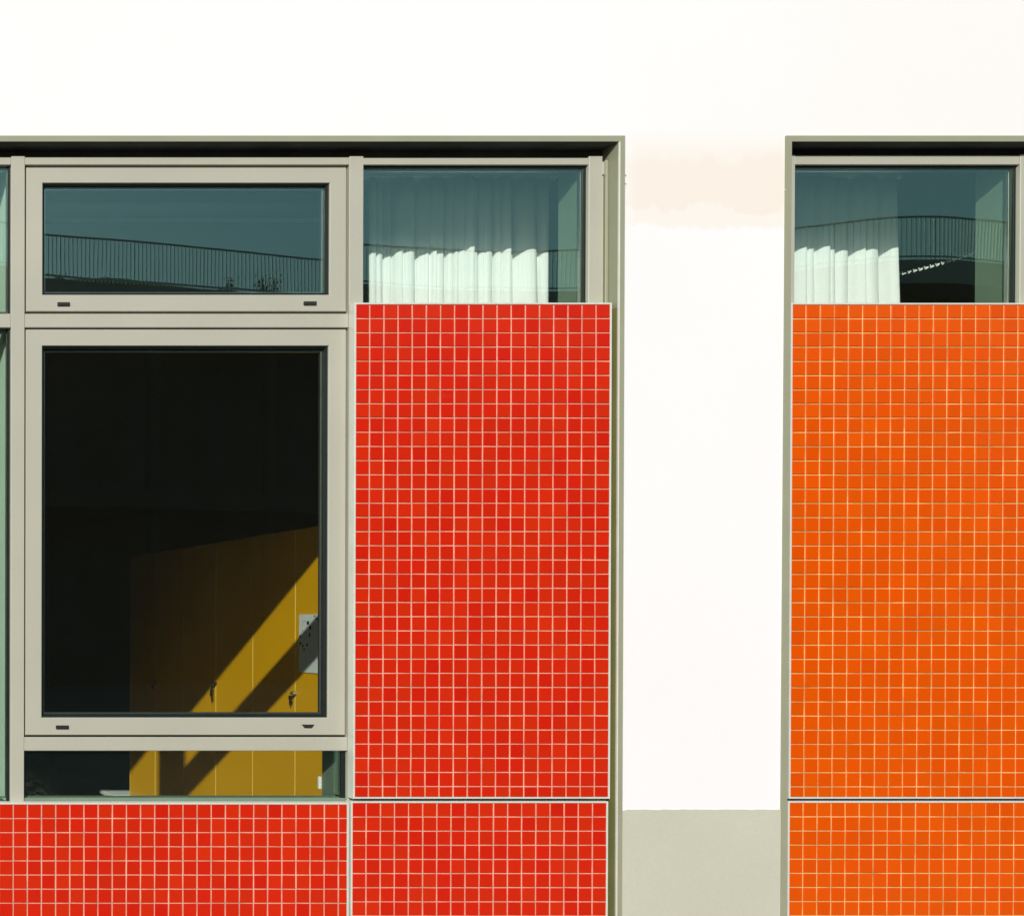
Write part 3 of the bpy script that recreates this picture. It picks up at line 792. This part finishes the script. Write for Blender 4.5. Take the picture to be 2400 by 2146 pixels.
# tail panel at the far end
# notice on the near cupboard door
def door_pt(px, py):
    y = (XF - CX / S) * FPX / (px - CX) - D
    return y, EYE + (CY - py) * (D + y) / FPX
yA, zA_ = door_pt(703, 1441); yB, zB_ = door_pt(755, 1438)
zlo = zA_ - 0.31
nroot = thing('paper_notice', 'white printed paper notice taped to the nearest yellow cupboard door', 'notice', (XF - .004, (yA+yB)/2, zlo))
sheet = MB(); bm = sheet.bm
sheet.box(XF - .0045, XF - .0035, yB - .03, yA, zlo, zA_ + .004)
sheet.build('sheet', M_paper, nroot)
def blob(yc_, zc_, ry, rz):
    mb = MB(); n = 10
    c = [((yc_ + ry*cos(2*pi*i/n)), (zc_ + rz*sin(2*pi*i/n))) for i in range(n)]
    a = [mb.bm.verts.new((XF - .0052, y, z)) for y, z in c]; b = [mb.bm.verts.new((XF - .0046, y, z)) for y, z in c]
    mb.bm.faces.new(a); mb.bm.faces.new(b)
    for i in range(n): mb.bm.faces.new([a[i], b[i], b[(i+1) % n], a[(i+1) % n]])
    mb.build('printed_mark', M_ink, nroot)
for (px, py, s1, s2) in ((724, 1459, .012, .011), (729, 1470, .010, .013), (705.5, 1491, .007, .011), (706, 1507, .008, .008), (728, 1487, .006, .013), (712, 1513, .007, .008),
                         (722, 1510, .008, .009), (715, 1521, .007, .006), (743, 1449, .006, .006), (739, 1443, .008, .004), (746, 1451, .005, .004)):
    y, z = door_pt(px, py); blob(y, z, s1, s2)
# faint printed ring
mb = MB(); y, z = door_pt(716, 1468)
n = 22
for i in range(n):
    a0, a1 = 2*pi*i/n, 2*pi*(i+1)/n
    p = [(XF - .0050, y + r*cos(a)*.9, z + r*sin(a)*1.1) for r, a in ((.030, a0), (.030, a1), (.0275, a1), (.0275, a0))]
    mb.quad(p)
mb.build('printed_ring', M_conc, nroot)

# white low bench seen past the far cupboard
yb_ = 4.63
bz = PZ(1863, yb_)
bn = thing('bench', 'low white bench beyond the far yellow cupboard, seen just above the sill', 'bench', (PX(285, yb_), yb_, 0.004))
MB().box(PX(266, yb_), PX(340, yb_), yb_, yb_ + .3, bz - .03, bz, .004).build('seat', M_white, bn)
for xx in (PX(270, yb_), PX(330, yb_)):
    MB().box(xx, xx + .05, yb_ + .03, yb_ + .27, 0.004, bz - .031, .003).build('leg', M_white, bn)
# white catch on the liner beside the low light
wc = MB().box(PX(747, .226), PX(754, .226), .2225, .232, PZ(1848, .226), PZ(1819, .226), .001).build('window_catch', M_white)
tag(wc, 'small white catch low behind the glass, between yellow cupboard and red tiles', 'catch')

# ================================================================== RIGHT ROOM
# long dark pinboard on the right wall with a string of small white shapes along its top
def q_pt(px, py):
    y = (XQ - .03 - CX / S) * FPX / (px - CX) - D
    return y, EYE + (CY - py) * (D + y) / FPX
yb0, zb0 = q_pt(2285, 604); yb1, zb1 = q_pt(2070, 660)
bd = thing('pinboard', 'long dark pinboard in the right hand room, below the string of white shapes', 'board', (XQ - .02, 1.2, zb0 - 1.6))
MB().box(XQ - .018, XQ - .001, .30, 3.2, zb0 - 1.6, zb0, .002).build('board', M_board, bd)
mb = MB(); 
for (ya, yb) in ((.28, 3.22),):
    mb.box(XQ - .03, XQ - .001, ya, yb, zb0 + .0005, zb0 + .02, .002)
    mb.box(XQ - .03, XQ - .001, ya, yb, zb0 - 1.62, zb0 - 1.6005, .002)
mb.build('frame', M_board, bd)
def g_pt(t):
    px, py, y = 2078 + 210*t, 647 - 58*t, .49 - .13*t
    return Vector((PX(px, y), y, PZ(py, y) - .006*sin(pi*t)))
gl = thing('white_garland', 'string of small white shapes stretched across the right window beside its curtain', 'garland', g_pt(.5))
MB().tube([g_pt(i/10 * 1.12 - .02) for i in range(11)], .0012, 5).build('string', M_black, gl)
rnd = random.Random(3)
for k in range(16):  # invented white shapes standing in for a row of bright dots
    c = g_pt((k + .5) / 16); w = .0105 * rnd.uniform(.85, 1.15); ti = rnd.uniform(-.35, .1)
    pts = [(-w, .003), (-w*.35, .0055), (0, .001), (w*.45, .006), (w, .003), (w*.45, -.003), (0, -.0085), (-w*.45, -.004)]
    mb = MB()
    a = [mb.bm.verts.new((c.x + x*cos(ti) - z*sin(ti), c.y - .002 - .004*abs(x)/w, c.z - .004 + z*cos(ti) + x*sin(ti))) for x, z in pts]
    b = [mb.bm.verts.new((v.co.x, v.co.y + .0008, v.co.z)) for v in a]
    mb.bm.faces.new(a); mb.bm.faces.new(b[::-1])
    for i in range(len(a)): mb.bm.faces.new([a[i], b[i], b[(i+1) % len(a)], a[(i+1) % len(a)]])
    mb.build('white_shape', M_white, gl)

# ================================================================== WHAT THE GLASS MIRRORS
cxw = CX / S
PTS = [(-14, 17.5), (-5, 19.0), (3, 20.7), (7.9, 21.9), (11.5, 22.7), (15.25, 23.6), (19, 24.3), (22.5, 24.3), (25, 23.3), (27.3, 21.9), (29.7, 22.1), (34, 23.6), (42, 26)]
def catmull(P, n=8):
    out = []
    for i in range(len(P) - 1):
        p0, p1, p2, p3 = P[max(i-1, 0)], P[i], P[i+1], P[min(i+2, len(P)-1)]
        for k in range(n):
            t = k / n
            out.append(tuple(0.5*((2*p1[j]) + (-p0[j]+p2[j])*t + (2*p0[j]-5*p1[j]+4*p2[j]-p3[j])*t*t + (-p0[j]+3*p1[j]-3*p2[j]+p3[j])*t**3) for j in (0, 1)))
    out.append(P[-1]); return out
CUR = [(cxw + x, -y) for x, y in catmull(PTS)]
ZF = EYE + 7.95; ZR = ZF + 1.05
tb = thing('terrace_building', 'curved building across the yard with railed roof terrace, mirrored in the panes', 'building', (cxw + 12, -24, 0))
def ribbon(mb, cur, d0, d1, z0, z1):
    bm = mb.bm; R = []
    for i, (x, y) in enumerate(cur):
        a = cur[max(i-1, 0)]; b = cur[min(i+1, len(cur)-1)]
        t = Vector((b[0]-a[0], b[1]-a[1])).normalized(); n = Vector((t.y, -t.x))   # away from the camera (-y)
        if n.y > 0: n = -n
        p0 = Vector((x, y)) + n*d0; p1 = Vector((x, y)) + n*d1
        R.append([bm.verts.new((p0.x, p0.y, z0)), bm.verts.new((p1.x, p1.y, z0)), bm.verts.new((p1.x, p1.y, z1)), bm.verts.new((p0.x, p0.y, z1))])
    for a, b in zip(R, R[1:]):
        for k in range(4): bm.faces.new([a[k], a[(k+1) % 4], b[(k+1) % 4], b[k]])
    bm.faces.new(R[0][::-1]); bm.faces.new(R[-1])
    return mb
ribbon(MB(), CUR, -0.15, 9.0, ZF - .55, ZF).build('terrace_slab', M_conc, tb)
ribbon(MB(), CUR, 2.6, 8.8, 0.005, ZF - .56).build('recessed_wall', M_darkwall, tb)
ribbon(MB(), CUR, 0.3, 8.8, 4.3, 4.7).build('middle_slab', M_darkwall, tb)
mb = MB()
for off, z in ((0, ZR), (0, ZF + .12)):
    mb.tube([(x, y, z) for x, y in CUR], .024, 6)
mb.build('handrail', M_rail, tb)
# balusters 11 cm apart
mb = MB(); acc = 0.0; npost = 0; step = 0.105
for (xa, ya), (xb, yb) in zip(CUR, CUR[1:]):
    Ls = math.hypot(xb-xa, yb-ya); t = -acc
    while t + step <= Ls:
        t += step; f = t / Ls
        x, y = xa + (xb-xa)*f, ya + (yb-ya)*f; r = .010 if npost % 18 else .014
        mb.box(x-r, x+r, y-r, y+r, ZF - .1, ZR - .01); npost += 1
    acc = Ls - t
o = mb.build('baluster', M_rail, tb); o['kind'] = 'stuff'
for i in range(3, len(CUR), 7):
    x, y = CUR[i]
    MB().tube([(x, y - .9, 0.005), (x, y - .9, ZF - .56)], .16, 12).build('column', M_darkwall, tb, smooth=True)
for i in range(2, len(CUR) - 3, 5):
    x, y = CUR[i]; x2, y2 = CUR[i+2]
    mb = MB(); dirv = Vector((x2-x, y2-y, 0)).normalized(); n = Vector((dirv.y, -dirv.x, 0)); n = -n if n.y > 0 else n
    for z0, z1 in ((1.0, 3.4),):
        p = Vector((x, y, 0)) + n*2.56; q = Vector((x2, y2, 0)) + n*2.56
        mb.quad([(p.x, p.y, z0), (q.x, q.y, z0), (q.x, q.y, z1), (p.x, p.y, z1)])
        mb.quad([(p.x, p.y, z0+4.2), (q.x, q.y, z0+4.2), (q.x, q.y, z1+4.2), (p.x, p.y, z1+4.2)])
    mb.build('window', M_winglass, tb)
# planted mound on the roof behind the railing
mb = MB(); bm = mb.bm
n = 60; R = []
for i in range(n + 1):
    x = cxw - 6 + 46 * i / n
    u = (x - cxw)
    h = 2.15 * math.exp(-((u - 12.5) / 11.0) ** 2) + 1.2 * math.exp(-((u - 33) / 6.0) ** 2) + .10*sin(u*1.7) * .4
    h = max(.15, h)
    i2 = min(range(len(CUR)), key=lambda q: abs(CUR[q][0] - x)); yf = CUR[i2][1] - 3.8
    R.append([bm.verts.new((x, yf - dy_, ZF + .002 + h * k)) for dy_, k in ((0, 0), (.9, .7), (2.0, .97), (3.0, 1.0), (4.2, .6), (4.9, 0))])
for a, b in zip(R, R[1:]):
    for k in range(5): bm.faces.new([a[k], a[k+1], b[k+1], b[k]])
o = mb.build('grass_mound', M_grass, None, smooth=True); o['kind'] = 'structure'
def shrub(x, y, z, h, label, seed):
    rnd = random.Random(seed)
    root = thing('shrub', label, 'shrub', (x, y, z), 'shrubs on the roof terrace across the yard')
    mb = MB(); tips = []
    for i in range(9):
        a = rnd.uniform(0, 2*pi); l = rnd.uniform(.6, 1.0) * h; s = rnd.uniform(.1, .4)
        p1 = Vector((x, y, z)); p2 = p1 + Vector((cos(a)*s*l*.5, sin(a)*s*l*.5, l*.5)); p3 = p1 + Vector((cos(a)*s*l, sin(a)*s*l, l))
        mb.tube([p1, p2, p3], .012, 5); tips += [p2, p3, (p2+p3)/2]
    mb.build('stem', M_bark, root)
    mb = MB()
    for i in range(420):
        t = rnd.choice(tips); p = t + Vector((rnd.gauss(0, .12), rnd.gauss(0, .12), rnd.gauss(0, .14))) * (h / .9)
        u = Vector((rnd.uniform(-1, 1), rnd.uniform(-1, 1), rnd.uniform(-1, 1))).normalized() * .045
        v = u.cross(Vector((rnd.uniform(-1, 1), rnd.uniform(-1, 1), rnd.uniform(-1, 1)))).normalized() * .02
        mb.quad([p - u, p + v, p + u, p - v])
    mb.build('foliage', M_leaf, root)
for i, (x, h, lab) in enumerate(((8.6, .35, 'small shrub low behind the railing, reflected at the left of the upper sash'),
                                 (9.9, .42, 'spreading shrub behind the railing, reflected right of the small one'),
                                 (13.2, .6, 'dark shrub at the railing, reflected low near the right of the upper sash'),
                                 (14.3, .72, 'tallest dark shrub at the railing, reflected at the lower right of the upper sash'))):
    i2 = min(range(len(CUR)), key=lambda q: abs(CUR[q][0] - cxw - x))
    shrub(cxw + x, CUR[i2][1] - 1.0, ZF, h, lab, 40 + i)
